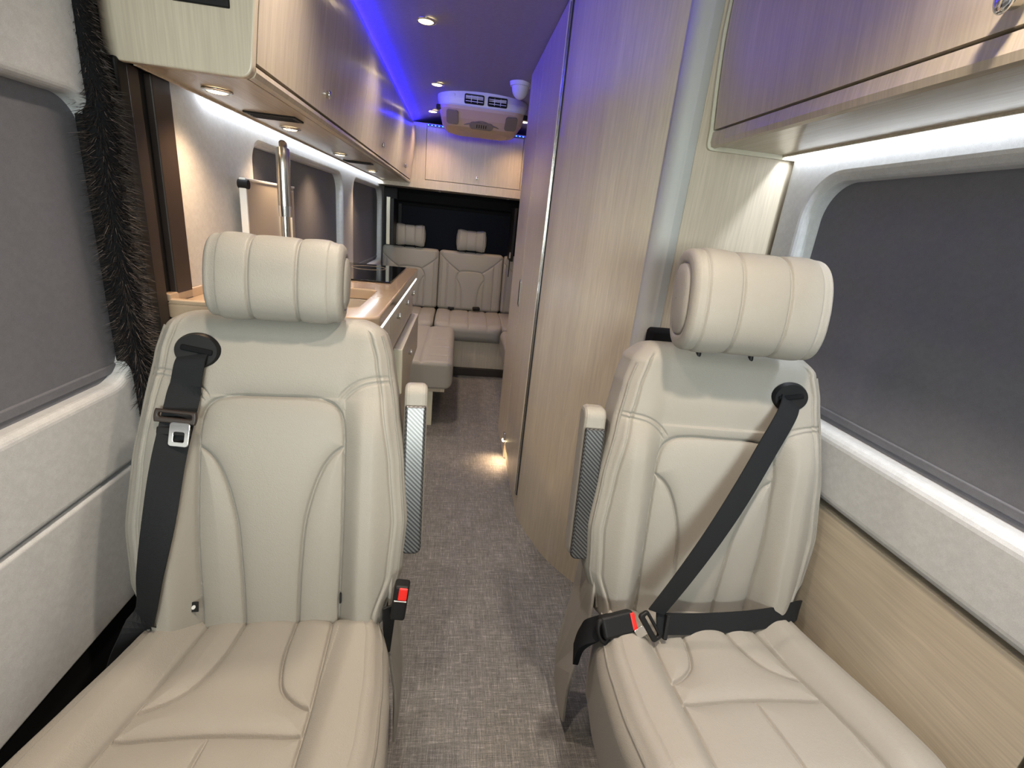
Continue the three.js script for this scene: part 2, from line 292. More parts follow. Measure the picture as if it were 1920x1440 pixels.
// A cushion lofted along y. half(y): half width; zf, zb: front and back planes; seams: [{p:points,w,d,soft}]; extra(x,y,W): relief of the front
function pad({ L, y0 = 0, half, zf = 0, zb, rf = .04, rb = .03, e0 = .03, e1 = .04, seams = [], extra = () => 0, centre = () => 0, nU = 200, nV = 200, edge = .02, edgeD = .0035 }) {
  const sm = seams.map(s => ({ ...s, pl: spline(s.p, s.n ?? 36) }));
  const groove = (x, y) => { let g = 0; for (const s of sm) { const d = segDist(x, y, s.pl); if (d < .08) g = Math.max(g, (s.d ?? .006) * Math.exp(-((d / (s.w ?? .0026)) ** 2)) + (s.soft ?? .011) * Math.exp(-d / .017)); } return g; };
  const rows = [];
  const ne = 10;
  for (let i = 0; i <= ne; i++) { const a = Math.PI / 2 * i / ne; rows.push([e0 * (1 - Math.cos(a)), e0 * (1 - Math.sin(a)), Math.sin(a)]); }
  for (let i = 1; i < nV; i++) rows.push([e0 + (L - e0 - e1) * i / nV, 0, 1]);
  for (let i = ne; i >= 0; i--) { const a = Math.PI / 2 * i / ne; rows.push([L - e1 * (1 - Math.cos(a)), e1 * (1 - Math.sin(a)), Math.sin(a)]); }
  const disp = (x, y, W) => {
    let z = extra(x, y, W) - groove(x, y);
    const ed = Math.abs(x) - (W - edge); z -= edgeD * Math.exp(-((ed / .0028) ** 2)) - edgeD * .8 * Math.exp(-(((ed - .006) / .003) ** 2));
    return z;
  };
  const pos = [], uv = [], idx = []; let cols = 0;
  for (const [yl, ins, ef] of rows) {
    const y = y0 + yl, W = half(y) - ins, F = zf - ins, B = zb + ins, c = centre(y);
    const r1 = Math.min(rf, W * .9, (F - B) * .49), r2 = Math.min(rb, (F - B) * .49), pts = [];
    for (let i = 0; i <= nU; i++) pts.push([-(W - r1) + 2 * (W - r1) * i / nU, F, 1]);
    for (let i = 1; i <= 10; i++) { const a = Math.PI / 2 * i / 10; pts.push([W - r1 + r1 * Math.sin(a), F - r1 + r1 * Math.cos(a), Math.cos(a) ** 2]); }
    for (let i = 1; i <= 4; i++) pts.push([W, (F - r1) + ((B + r2) - (F - r1)) * i / 4, 0]);
    for (let i = 1; i <= 5; i++) { const a = Math.PI / 2 * i / 5; pts.push([W - r2 + r2 * Math.cos(a), B + r2 - r2 * Math.sin(a), 0]); }
    for (let i = 1; i <= 6; i++) pts.push([(W - r2) * (1 - 2 * i / 6), B, 0]);
    for (let i = 1; i <= 5; i++) { const a = Math.PI / 2 * i / 5; pts.push([-(W - r2) - r2 * Math.sin(a), B + r2 - r2 * Math.cos(a), 0]); }
    for (let i = 1; i <= 4; i++) pts.push([-W, (B + r2) + ((F - r1) - (B + r2)) * i / 4, 0]);
    for (let i = 1; i <= 10; i++) { const a = Math.PI / 2 * i / 10; pts.push([-(W - r1) - r1 * Math.cos(a), F - r1 + r1 * Math.sin(a), Math.sin(a) ** 2]); }
    cols = pts.length; let u = 0;
    pts.forEach((p, i) => { if (i) u += Math.hypot(p[0] - pts[i - 1][0], p[1] - pts[i - 1][1]); const dz = p[2] > 0 ? p[2] * ef * disp(p[0], y, half(y)) : 0; pos.push(p[0], y, p[1] + dz + c); uv.push(u, y); });
  }
  const R = rows.length;
  for (let r = 0; r + 1 < R; r++) for (let c = 0; c + 1 < cols; c++) { const a = r * cols + c, b = a + 1, d = a + cols, e = d + 1; idx.push(a, b, d, b, e, d); }
  for (const [r, f] of [[0, 1], [R - 1, 0]]) {
    let cx = 0, cz = 0; for (let c = 0; c < cols; c++) { cx += pos[(r * cols + c) * 3]; cz += pos[(r * cols + c) * 3 + 2]; }
    const k = pos.length / 3; pos.push(cx / cols, pos[r * cols * 3 + 1], cz / cols); uv.push(0, 0);
    for (let c = 0; c + 1 < cols; c++) { const a = r * cols + c; f ? idx.push(k, a + 1, a) : idx.push(k, a, a + 1); }
  }
  const g = new THREE.BufferGeometry(); g.setAttribute('position', new THREE.Float32BufferAttribute(pos, 3)); g.setAttribute('uv', new THREE.Float32BufferAttribute(uv, 2)); g.setIndex(idx); g.computeVertexNormals();
  const surf = (x, y) => zf + centre(y) + disp(x, y, half(y));
  const edgePt = (y, sd, a = .75) => { const W = half(y), x = sd * (W - rf + rf * Math.sin(a)); return [x, y, zf - rf + rf * Math.cos(a) + centre(y) + Math.cos(a) ** 2 * extra(x, y, W)]; };
  return { geo: g, surf, edgePt };
}
// headrest: lofted along x, seams run round it as rings
function bolster(w, a, b, rings, lean = 0, nX = 150, nA = 72, n = 2.7, waist = .05) {
  const rows = [], e = .026;
  for (let i = 0; i <= 9; i++) { const t = Math.PI / 2 * i / 9; rows.push([-w + e * (1 - Math.cos(t)), e * (1 - Math.sin(t))]); }
  for (let i = 1; i < nX; i++) rows.push([-w + e + (2 * w - 2 * e) * i / nX, 0]);
  for (let i = 9; i >= 0; i--) { const t = Math.PI / 2 * i / 9; rows.push([w - e * (1 - Math.cos(t)), e * (1 - Math.sin(t))]); }
  const pos = [], uv = [], idx = [], C = nA + 1;
  const P2 = (t) => { const c = Math.cos(t), s = Math.sin(t), q = 2 / n; let y = Math.sign(c) * Math.abs(c) ** q, z = Math.sign(s) * Math.abs(s) ** q; return [y, z]; };
  const put = (x, ins) => {
    let g = 0; for (const r of rings) { const d = Math.abs(Math.abs(x) - r.x); g += (r.d ?? .004) * Math.exp(-((d / .0028) ** 2)) + (r.soft ?? .003) * Math.exp(-d / .012); }
    for (let k = 0; k < C; k++) {
      const t = Math.PI * 2 * k / nA; let [y, z] = P2(t);
      const A = (a * (1 - waist * (1 - (x / w) ** 2)) - ins - g), B = (b - ins - g) * (z > 0 ? 1 : .72) * (z > 0 ? (1 - .10 * (y > 0 ? 0 : -y)) : 1);
      y *= A; z *= B; pos.push(x, y, z + lean * y); uv.push(x, t * (a + b) / 2);
    }
  };
  rows.forEach(([x, ins]) => put(x, ins));
  // end caps: concentric rings with a welted panel seam
  const capRows = (s) => { for (const [f, dx] of [[.97, .0005], [.90, .001], [.86, -.003], [.84, -.0035], [.82, .002], [.6, .006], [.3, .008], [.02, .008]]) { const x = s * (w + dx); for (let k = 0; k < C; k++) { const t = Math.PI * 2 * k / nA; let [y, z] = P2(t); const A = (a - e) * f, B = (b - e) * f * (z > 0 ? 1 : .7); y *= A; z *= B; pos.push(x, y, z + lean * y); uv.push(y, z); } } };
  const R = rows.length; capRows(1); const R2 = R + 8; capRows(-1);
  const quad = (r0, r1, flip) => { for (let k = 0; k < nA; k++) { const A = r0 * C + k, B = A + 1, Dd = r1 * C + k, E = Dd + 1; flip ? idx.push(A, B, Dd, B, E, Dd) : idx.push(A, Dd, B, B, Dd, E); } };
  for (let r = 0; r + 1 < R; r++) quad(r, r + 1, true);
  quad(R - 1, R, true); for (let r = R; r < R2 - 1; r++) quad(r, r + 1, true);
  quad(0, R2, false); for (let r = R2; r < R2 + 7; r++) quad(r, r + 1, false);
  const g = new THREE.BufferGeometry(); g.setAttribute('position', new THREE.Float32BufferAttribute(pos, 3)); g.setAttribute('uv', new THREE.Float32BufferAttribute(uv, 2)); g.setIndex(idx); g.computeVertexNormals();
  return g;
}
// webbing: path points and across directions
function ribbon(pts, across, w, th = .0016, n = 70) {
  const c = new THREE.CatmullRomCurve3(pts.map(p => new THREE.Vector3(...p)), false, 'centripetal'), ac = new THREE.CatmullRomCurve3(across.map(p => new THREE.Vector3(...p)), false, 'centripetal');
  const pos = [], uv = [], idx = []; let l = 0, prev = null; const K = 6;
  const ring = []; for (let k = 0; k <= K; k++) ring.push([-1 + 2 * k / K, 1]); for (let k = K; k >= 0; k--) ring.push([-1 + 2 * k / K, -1]); ring.push(ring[0]);
  for (let i = 0; i <= n; i++) {
    const t = i / n, p = c.getPoint(t), T = c.getTangent(t), a = ac.getPoint(t); a.addScaledVector(T, -a.dot(T)).normalize();
    const N = new THREE.Vector3().crossVectors(a, T).normalize(); if (prev) l += p.distanceTo(prev); prev = p;
    for (const [s, q] of ring) { pos.push(p.x + a.x * s * w / 2 + N.x * q * th, p.y + a.y * s * w / 2 + N.y * q * th, p.z + a.z * s * w / 2 + N.z * q * th); uv.push(s * w / 2, l); }
  }
  const R = ring.length; for (let i = 0; i < n; i++) for (let k = 0; k + 1 < R; k++) { const a = i * R + k; idx.push(a, a + 1, a + R, a + 1, a + R + 1, a + R); }
  let g = new THREE.BufferGeometry(); g.setAttribute('position', new THREE.Float32BufferAttribute(pos, 3)); g.setAttribute('uv', new THREE.Float32BufferAttribute(uv, 2)); g.setIndex(idx); g = g.toNonIndexed(); g.computeVertexNormals(); return g;
}
const mir = p => p.map(q => [-q[0], q[1]]);

// the backrest pattern, shared by both chairs
const makeBackSeams = ks => {
  const out = [], mirOnly = p => p.map(q => [-q[0], q[1]]), sc = p => p.map(q => [q[0], q[1] > 0 ? q[1] * ks : q[1]]), mir = p => mirOnly(sc(p));
  const outline = [[.139, -.06], [.140, .05], [.144, .21], [.143, .36], [.141, .425], [.132, .463], [.112, .483], [.075, .491], [0, .492]];
  const curve = [[.054, -.06], [.055, .03], [.060, .14], [.070, .24], [.098, .335], [.120, .370], [.143, .388]];
  const yoke = [[.118, .478], [.142, .510], [.168, .530], [.200, .540], [.275, .542]], yoke2 = [[.128, .472], [.150, .501], [.173, .519], [.202, .5285], [.275, .531]];
  for (const f of [sc, mir]) { out.push({ p: f(outline), n: 60 }, { p: f(curve), n: 44 }, { p: f(yoke), d: .0035, w: .0026, soft: .003 }, { p: f(yoke2), d: .0035, w: .0026, soft: .003 }); }
  return out;
};
const makeBack = (ks, L) => pad({
  L, y0: -.035, zb: -.138, rf: .032, rb: .03, e0: .028, e1: .045, edge: .034, edgeD: .006,
  half: y => lerpT([[-.04, .240], [.02, .250], [.10, .276], [.22, .284], [.35, .273], [.48, .254], [.58, .238], [.64, .222], [.665, .21]], y),
  seams: makeBackSeams(ks),
  centre: y => .012 * Math.sin(Math.PI * Math.min(1, Math.max(0, y / .5))) - .02 * sstep(.45, .7, y),
  extra: (x, y, W) => {
    const ax = Math.abs(x), up = 1 - sstep(.40, .56, y), b = sstep(.135, .185, ax) * (1 - .55 * sstep(.2, .262, ax));
    const puff = ax < .141 && y < .49 ? .006 * Math.cos(ax / .141 * 1.3) : 0;
    return b * (.006 + .040 * up * (.55 + .45 * (1 - sstep(.0, .35, y)))) + puff - .012 * sstep(.2, .26, ax) + .006 * sstep(.49, .56, y) * Math.cos(ax * 5);
  }, nU: 250, nV: 270,
});
const backL = makeBack(1, .703), backR = makeBack(.945, .718);
const cushSeams = (() => {
  const out = [];
  const A = [[.120, -.06], [.128, .02], [.137, .14], [.146, .26], [.152, .40], [.152, .62]], C = [[.052, -.06], [.053, .03], [.060, .12], [.080, .185], [.110, .215], [.142, .232]];
  for (const f of [q => q, mir]) out.push({ p: f(A), n: 44 }, { p: f(C), n: 36 });
  out.push({ p: [[-.147, .288], [0, .283], [.147, .288]], n: 14 }, { p: [[0, .285], [0, .42], [0, .62]], n: 10, soft: .004 });
  return out;
})();
const cushPad = pad({
  L: .562, y0: -.022, zb: -.21, rf: .05, rb: .03, e0: .045, e1: .06, edge: .040, edgeD: .006,
  half: y => lerpT([[-.06, .21], [0, .240], [.08, .262], [.2, .278], [.32, .286], [.46, .282], [.54, .268]], y),
  seams: cushSeams,
  centre: y => .028 * sstep(.1, .5, y) - .035 * sstep(.42, .56, y),
  extra: (x, y, W) => { const ax = Math.abs(x), b = sstep(.13, .19, ax) * (1 - .8 * sstep(.2, .285, ax)); return b * .026 + (ax < .145 ? .005 * Math.cos(ax / .145 * 1.3) : 0); },
  nU: 250, nV: 230,
});
const headL = bolster(.128, .090, .072, [{ x: .044 }, { x: .104, d: .003 }, { x: .112, d: .003 }], -.12), headR = bolster(.146, .118, .088, [{ x: .049 }, { x: .119, d: .003 }, { x: .128, d: .003 }], -.12);

function captainChair(label, cx, z0, s, { rec, head, hx, hy, hz, htilt, dy = 0, sx = 1, ay, backPad }) {
  const REC = rec * D;       // s = +1: aisle on the chair's +x side (left chair), -1: aisle on its -x side
  const g = thing('captain_chair', label, 'chair', 'captain chairs', [cx, dy, z0]); g.scale.x = sx;
  const TW = s * 4 * D, qb = new THREE.Quaternion().setFromEuler(new THREE.Euler(-REC, TW, 0, 'YXZ'));
  const bm = part(g, 'backrest', backPad.geo, M.leather, [0, .507, 0]); bm.quaternion.copy(qb);
  const yy = (a, b, n) => Array.from({ length: n + 1 }, (_, i) => a + (b - a) * i / n);
  for (const k of [-1, 1]) part(bm, 'piping', tube(yy(.0, .632, 26).map(y => backPad.edgePt(y, k)), .0032, 120, 8), M.leather);
  const onBack = (x, y, z) => { const v = new THREE.Vector3(x, y, z).applyQuaternion(qb); return [v.x, v.y + .507, v.z]; };
  const lay = (m, tilt = 0, roll = 0) => { m.quaternion.setFromEuler(new THREE.Euler(-REC + tilt, TW, roll, 'YXZ')); return m; };
  const c = part(g, 'seat_cushion', cushPad.geo, M.leather, [0, .505, -.012]); c.quaternion.setFromAxisAngle(new THREE.Vector3(0, 1, 1).normalize(), Math.PI); c.quaternion.premultiply(new THREE.Quaternion().setFromEuler(new THREE.Euler(-4.5 * D, 0, 0)));
  for (const k of [-1, 1]) part(c, 'piping', tube(yy(.0, .45, 22).map(y => cushPad.edgePt(y, k)), .0030, 100, 8), M.leather);
  // headrest with its posts
  const h = part(g, 'headrest', head, M.leather, onBack(hx, hy, hz)); lay(h, htilt);
  for (const k of [-1, 1]) part(h, 'post', new THREE.CylinderGeometry(.006, .006, .09, 12), M.black, [k * .062, -.105, -.052], [-.12, 0, 0]);
  // pedestal and swivel plate
  part(g, 'pedestal', rbox(.36, .27 - dy * 0 + dy, .38, .02), M.blackSoft, [-s * .02, .135 - dy / 2, .16]);
  part(g, 'slide_rail', rbox(.40, .03, .44, .008), M.black, [-s * .01, .283, .17]);
  // folded armrests on both flanks
  for (const k of [s, -s]) {
    const a = new THREE.Group();
    const prof = roundRect(-.20, .195, -.034, .040, [.026, .030, .034, .026]);
    const arm = part(g, 'armrest', uvm(EX(prof, .052, .012, 10).rotateY(Math.PI / 2).rotateX(-Math.PI / 2)), M.leather, onBack((k === s ? k * .266 : k * .238) - (k < 0 ? .052 : 0), ay, k === s ? -.055 : -.135)); lay(arm);
    // after the turns: long axis is y, depth z, thickness x from 0 to .052
    const ins = roundRect(-.0235, .0235, -.192, .152, [.016, .016, .004, .004]);
    const inlay = uvm(EX(ins, .016, .006, 8));
    part(arm, 'carbon_inlay', inlay, M.carbon, [.026, 0, .030]);
    part(arm, 'pivot_cap', new THREE.CylinderGeometry(.02, .022, .012, 20).rotateZ(Math.PI / 2), M.black, [k > 0 ? -.004 : .056, -.165, -.01]);
  }
  // aisle-side skirt panel that hangs over the seat mechanism
  const sk = new THREE.Shape(); sk.moveTo(.14, .66); sk.bezierCurveTo(.17, .50, .20, .24, .15, .12); sk.bezierCurveTo(.11, .08, .06, .07, .012, .10); sk.bezierCurveTo(.03, .22, .03, .32, .03, .37); sk.bezierCurveTo(.00, .44, .00, .55, .05, .66); sk.lineTo(.14, .66);
  const skg = EX(sk, .007, .002, 16).rotateY(Math.PI / 2); { const p = skg.attributes.position; for (let i = 0; i < p.count; i++) { const y = p.getY(i); p.setX(i, p.getX(i) + s * (.018 * sstep(.40, .20, y))); } skg.computeVertexNormals(); }
  part(g, 'side_skirt', skg, M.leather, [s * .250 - .0035, 0, 0]);
  // shoulder belt guide
  const bx = -s * .148, by = .582, bz = backPad.surf(bx, by);
  const bez = part(g, 'belt_guide', new THREE.CylinderGeometry(.036, .041, .010, 40).scale(1.08, 1, .9).rotateX(Math.PI / 2), M.black, onBack(bx, by, bz + .004)); lay(bez);
  part(bez, 'slot', rbox(.060, .012, .008, .004), M.blackSoft, [-s * -.002, .002, .0055], [0, 0, -s * .18]);
  return { g, onBack, bx, by, bz, lay, backPad };
}
const chL = captainChair('cream leather captain chair with unfastened belt hanging down its left side', -.356, -.87, 1, { rec: 14, head: headL, hx: .010, hy: .738, hz: .0, htilt: .10, ay: .328, backPad: backL });
const chR = captainChair('cream leather captain chair with fastened black belt across it beside the big window', .655, -.935, -1, { rec: 8.5, head: headR, hx: -.012, hy: .790, hz: .03, htilt: .05, dy: -.036, sx: 1.05, ay: .312, backPad: backR });
// tongue and latch hardware
function latchPlate(parent, pos, rot) {
  const o = new THREE.Shape(); o.moveTo(-.036, -.012); o.lineTo(.036, -.012); o.quadraticCurveTo(.040, 0, .036, .014); o.lineTo(-.036, .014); o.quadraticCurveTo(-.040, 0, -.036, -.012);
  const h = roundRect(-.029, .029, -.001, .007, .003, THREE.Path); o.holes.push(h);
  const m = part(parent, 'latch_plate', EX(o, .009, .003, 8), M.brownBlack, pos, rot);
  const t = roundRect(-.018, .018, -.056, -.008, .006); t.holes.push(roundRect(-.0095, .0095, -.047, -.027, .003, THREE.Path));
  part(m, 'tongue', EX(t, .003, .001, 6), M.chrome, [.012, 0, .009]);
  return m;
}
{ // ---- left chair: belt parked, buckle standing by the aisle
  const { g, onBack, bx, by, bz, lay, backPad } = chL, B = (x, y, d = .006) => onBack(x, y, backPad.surf(x, y) + d);
  const T = (x, y) => { const a = onBack(x - .022, y, backPad.surf(x - .022, y)), b = onBack(x + .022, y + .004, backPad.surf(x + .022, y)); return [b[0] - a[0], b[1] - a[1], b[2] - a[2]]; };
  const path = [onBack(bx - .004, by - .004, bz + .004), onBack(bx - .007, by - .022, bz + .016), B(-.163, .50, .012), B(-.178, .37, .012), B(-.192, .25, .011), B(-.207, .14, .011), B(-.222, .05, .012), [-.258, .485, .055], [-.285, .40, .06], [-.295, .24, .03]];
  const ac = [[1, .15, 0], [1, .12, 0], T(-.163, .50), T(-.178, .37), T(-.192, .25), T(-.207, .14), T(-.222, .05), [.8, .3, -.6], [.4, .2, -.9], [.2, 0, -1]];
  part(g, 'seat_belt', ribbon(path, ac, .057), M.belt);
  lay(latchPlate(g, B(-.168, .452, .018)), 0, -.10);
  lay(part(g, 'belt_stop', rbox(.060, .016, .008, .003), M.black, B(-.171, .424, .016)), 0, -.08);
  part(g, 'belt_label', rbox(.012, .028, .002, .0005), M.white, [-.283, .452, .078], [0, -.7, -.3]);
  part(g, 'anchor_bracket', rbox(.03, .07, .02, .004), M.black, [-.295, .24, .03]);
  const tagm = part(g, 'maker_tag', rbox(.018, .022, .003, .001), M.black, B(-.149, .045, .004)); lay(tagm);
  const dr = new THREE.Shape(); dr.absellipse(0, 0, .0035, .005, 0, Math.PI * 2);
  part(tagm, 'emblem', EX(dr, .0008, 0, 10), M.white, [0, 0, .0015], [0, 0, -.5]);
  lay(part(g, 'maker_tag', rbox(.004, .022, .010, .001), M.black, B(.143, .045, .004)));
  // buckle on its stalk
  const bk = part(g, 'buckle', rbox(.032, .084, .032, .006), M.black, [.276, .580, .015], [-.12, 0, -.10]);
  part(bk, 'release_button', rbox(.019, .030, .010, .003), M.red, [.004, .024, .013]);
  part(bk, 'slot_rim', rbox(.028, .005, .012, .002), M.nickel, [.001, .006, .011]);
  part(g, 'buckle_stalk', (() => { const s2 = shapeOf([[-.016, .06], [.016, .06], [.010, 0], [.003, -.07], [-.006, -.07], [-.014, 0]]); return EX(s2, .006, .0015); })(), M.black, [.252, .50, .01], [0, .5, 0]);
}
{ // ---- right chair: belt fastened
  const { g, onBack, bx, by, bz, lay, backPad } = chR;
  const buck = [-.172, .560, .088];
  const p0 = onBack(bx, by - .004, bz + .006), p1 = onBack(bx - .008, by - .026, bz + .020), pe = [buck[0] + .026, buck[1] + .012, buck[2] + .002];
  const L = (t, d = 0) => [p1[0] + (pe[0] - p1[0]) * t, p1[1] + (pe[1] - p1[1]) * t, p1[2] + (pe[2] - p1[2]) * t + d];
  part(g, 'shoulder_belt', ribbon([p0, p1, L(.2, .012), L(.4, .020), L(.6, .020), L(.8, .012), L(.97)], [[1, -.5, 0], [1, -.55, 0], [1, -.62, 0], [1, -.65, 0], [1, -.65, -.1], [1, -.6, -.2], [1, -.5, -.3]], .056), M.belt);
  part(g, 'lap_belt', ribbon([[buck[0] + .04, buck[1] - .004, buck[2] + .002], [0, .528, .062], [.12, .536, .060], [.20, .546, .055], [.258, .545, .035], [.290, .48, -.02], [.295, .30, -.03]], [[0, .8, -.6], [0, .85, -.5], [0, .9, -.4], [0.1, .9, -.4], [.4, .8, -.5], [.6, .2, -.6], [.2, 0, -1]], .048), M.belt);
  const lp = part(g, 'latch_plate', EX((() => { const o = roundRect(-.038, .038, -.013, .014, .008); o.holes.push(roundRect(-.029, .029, .000, .007, .003, THREE.Path)); return o; })(), .010, .003, 8), M.black, [buck[0] + .020, buck[1] - .004, buck[2] + .006], [-.35, .1, -1.02]);
  part(lp, 'tongue', rbox(.024, .03, .003, .001), M.chrome, [0, -.022, .004]);
  part(g, 'belt_slider', rbox(.010, .056, .012, .003), M.black, [buck[0] + .062, buck[1] - .010, buck[2] + .006], [-.5, 0, -.2]);
  const bk = part(g, 'buckle', rbox(.080, .050, .030, .008), M.black, [buck[0] - .050, buck[1] - .010, buck[2] - .004], [-.6, .1, .20]);
  part(bk, 'release_button', rbox(.012, .040, .024, .003), M.red, [.035, 0, .004]);
  part(g, 'buckle_webbing', ribbon([[-.20, .546, .08], [-.240, .540, .080], [-.272, .524, .076], [-.290, .490, .068], [-.292, .42, .05]], [[0, .8, -.6], [.0, .8, -.6], [.1, .75, -.6], [.2, .3, -.9], [.2, 0, -1]], .052, .006), M.blackSoft);
  part(g, 'webbing_loop', new THREE.TorusGeometry(.020, .006, 8, 24).scale(.65, 1.25, 1), M.black, [-.256, .540, .096], [-.4, .3, .3]);
}

// ================================================================ right side furniture
{ // tall wardrobe: curved front, seam profile, aisle door, latch
  const w = thing('wardrobe', 'tall light wood wardrobe with a curved front corner beside the aisle', 'wardrobe');
  const out = spline([[.612, 1.515], [.575, 1.545], [.530, 1.60], [.452, 1.73], [.400, 1.885], [.372, 1.985], [.362, 2.06]], 30).map(p => [p.x, p.y]);
  const th = .02;
  const solid = [...out, [.42, 2.06], [.66, 1.75], [.68, 1.515]];
  const topY = 2.168, ceilTo = .012;
  part(w, 'curved_front_panel', sweepY(shapeOf(solid.map(p => [p[0], p[1]])), .0, topY + ceilTo), M.wood);
  const prof = shapeOf([[.357, 2.064], [.42, 2.064], [.42, 2.088], [.357, 2.088]]);
  part(w, 'corner_profile', sweepY(prof, .10, topY), M.gasket);
  part(w, 'profile_edge', boxAt(.352, .362, .10, topY, -2.0935, -2.0885, .001), M.chrome);
  part(w, 'profile_face', boxAt(.355, .40, .10, topY, -2.084, -2.068, .002), M.nickel);
  part(w, 'plinth', boxAt(.362, .9, .0, .10, -3.09, -2.06, .002), M.wood);
  part(w, 'side_door', boxAt(.350, .375, .102, topY + .01, -2.640, -2.094, .003), M.wood);
  part(w, 'rear_stile', boxAt(.350, .375, .002, topY + .01, -3.10, -2.646, .003), M.wood);
  part(w, 'carcass', boxAt(.376, .95, .0, 2.05, -3.10, -2.05, .002), M.wood);
  const lt = part(w, 'recessed_latch', (() => { const s = roundRect(-.014, .014, -.075, .075, .014); s.holes.push(roundRect(-.009, .009, -.068, .068, .009, THREE.Path)); return EX(s, .006, .0015).rotateY(-Math.PI / 2); })(), M.nickel, [.351, 1.015, -2.655]);
  part(lt, 'latch_slot', rbox(.006, .128, .017, .002), M.black, [-.005, 0, 0]);
  part(w, 'lower_latch', rbox(.014, .03, .02, .004), M.chrome, [.346, .47, -3.06]);
}
{ // floor courtesy lamp on the wardrobe foot
  const l = thing('courtesy_lamp', 'small warm floor lamp glowing at the foot of the wardrobe', 'lamp', null, [.345, .135, -2.63]);
  part(l, 'housing', rbox(.014, .05, .034, .005), M.chrome, [-.002, .022, 0]);
  part(l, 'lens', new THREE.SphereGeometry(.013, 16, 10, 0, Math.PI * 2, Math.PI / 2, Math.PI / 2).scale(.8, 1.3, 1.1), M.warmGlow, [-.006, 0, 0]);
  const s = new THREE.SpotLight(AMBER, .42, 0, 1.0, .9, 2); s.position.set(-.012, -.022, 0); s.target.position.set(-.07, -.2, .05); s.castShadow = true; l.add(s, s.target);
}
{ // rounded grey pillar trim and the wooden partition
  const s = new THREE.Shape(); s.moveTo(.592, 1.56); s.lineTo(.592, 1.515); s.bezierCurveTo(.598, 1.490, .612, 1.484, .626, 1.482); s.bezierCurveTo(.634, 1.481, .636, 1.478, .640, 1.478); s.bezierCurveTo(.655, 1.480, .668, 1.486, .674, 1.492); s.lineTo(.674, 1.56); s.closePath();
  struct('trim_1', 'smooth grey vertical pillar trim between wardrobe and partition', sweepY(s, 0, 2.105), M.trim, null, null, 'trim');
  const p = thing('partition', 'light wood partition panel behind the right captain chair', 'partition');
  part(p, 'board', boxAt(.668, 1.03, 0, 2.0, -1.515, -1.485, .002), M.wood);
  const b = thing('strap_holder', 'small black padded block on the pillar trim behind the right chair', 'holder', null, [.666, 1.072, -1.45]);
  part(b, 'block', rbox(.10, .072, .05, .014, 4), M.blackSoft);
  part(b, 'flange', rbox(.085, .05, .03, .006), M.black, [0, 0, -.025]);
}
function knob(parent, pos, ax) {        // small two-lobed metal latch knob; ax = outward direction
  const g = part(parent, 'knob', new THREE.CylinderGeometry(.009, .011, .012, 20).rotateZ(Math.PI / 2), M.nickel, pos);
  part(g, 'knob_cap', new THREE.SphereGeometry(.012, 16, 10).scale(.5, 1.2, .8), M.chrome, [.008, 0, 0]);
  if (ax === 'z') g.rotation.y = -Math.PI / 2; if (ax === '-x') g.rotation.y = Math.PI;
  return g;
}
{ // right overhead cabinet
  const g = thing('overhead_cabinet', 'light wood overhead cabinet above the big window on the right', 'cabinet', 'overhead cabinets');
  const f = spline([[.702, 1.686], [.690, 1.80], [.682, 1.92], [.684, 2.04], [.700, 2.112]], 16).map(p => [p.x, p.y]);
  const body = shapeOf([[.712, 1.688], ...f.map(p => [p[0] + .012, p[1]]), [.97, 2.0], [.97, 1.688]]);
  part(g, 'carcass', sweepZ(body, -1.482, 1.2), M.wood);
  const dsh = shapeOf([...f, ...f.slice().reverse().map(p => [p[0] + .011, p[1]])]);
  part(g, 'door', sweepZ(dsh, -1.466, -.262), M.wood);
  part(g, 'door', sweepZ(dsh, -.256, 1.0), M.wood);
  { const k = knob(g, [.684, 1.716, -.675], '-x'); k.scale.set(1.3, 1.5, 1.5); }
  // lower rail, bottom board and the valance lip that hides the light strip
  const rail = shapeOf([[.703, 1.680], [.702, 1.655], [.706, 1.643], [.718, 1.640], [.730, 1.650], [.730, 1.680]]);
  part(g, 'bottom_rail', sweepZ(rail, -1.482, 1.2), M.woodGloss);
  part(g, 'bottom_board', boxAt(.728, .935, 1.646, 1.662, -1.482, 1.2, .001), M.woodGloss);
  part(g, 'valance_lip', boxAt(.932, .938, 1.640, 1.688, -1.482, 1.2, .001), M.woodGloss);
  part(g, 'strip_tray', boxAt(.935, .975, 1.682, 1.690, -1.482, 1.2, .001), M.woodEdge);
  // end plate with a rounded lower corner
  const e = new THREE.Shape(); e.moveTo(.99, 2.0); e.lineTo(.99, 1.634); e.lineTo(.712, 1.634); e.quadraticCurveTo(.695, 1.635, .694, 1.655);
  [[.693, 1.69], [.682, 1.80], [.674, 1.92], [.676, 2.04], [.69, 2.10]].forEach(p => e.lineTo(...p)); e.closePath();
  part(g, 'end_plate', sweepZ(e, -1.488, -1.474), M.woodEdge);
}
function ledStrip(label, mat, color, I, len, w, pos, facing, axis, group) {
  const g = thing('light_strip', label, 'light strip', group, pos);
  const d = new THREE.Vector3(...facing).normalize(), ax = new THREE.Vector3(...axis).normalize(), z = d.clone(), y = new THREE.Vector3().crossVectors(z, ax);
  g.quaternion.setFromRotationMatrix(new THREE.Matrix4().makeBasis(ax, y, z));
  part(g, 'channel', rbox(len, w + .004, .006, .001), M.white, [0, 0, -.005]);
  part(g, 'diffuser', rbox(len - .004, w, .004, .0015), mat, [0, 0, 0]);
  const l = new THREE.RectAreaLight(color, I, len - .004, w); l.position.set(0, 0, .0035); l.rotation.y = Math.PI; g.add(l);
  return g;
}
ledStrip('white light strip under the overhead cabinet along the big right window', M.coolGlow, COOL, STRIP_I * 1.2, 2.6, .010, [.955, 1.677, -.165], [.25, -1, 0], [0, 0, 1], 'white light strips');

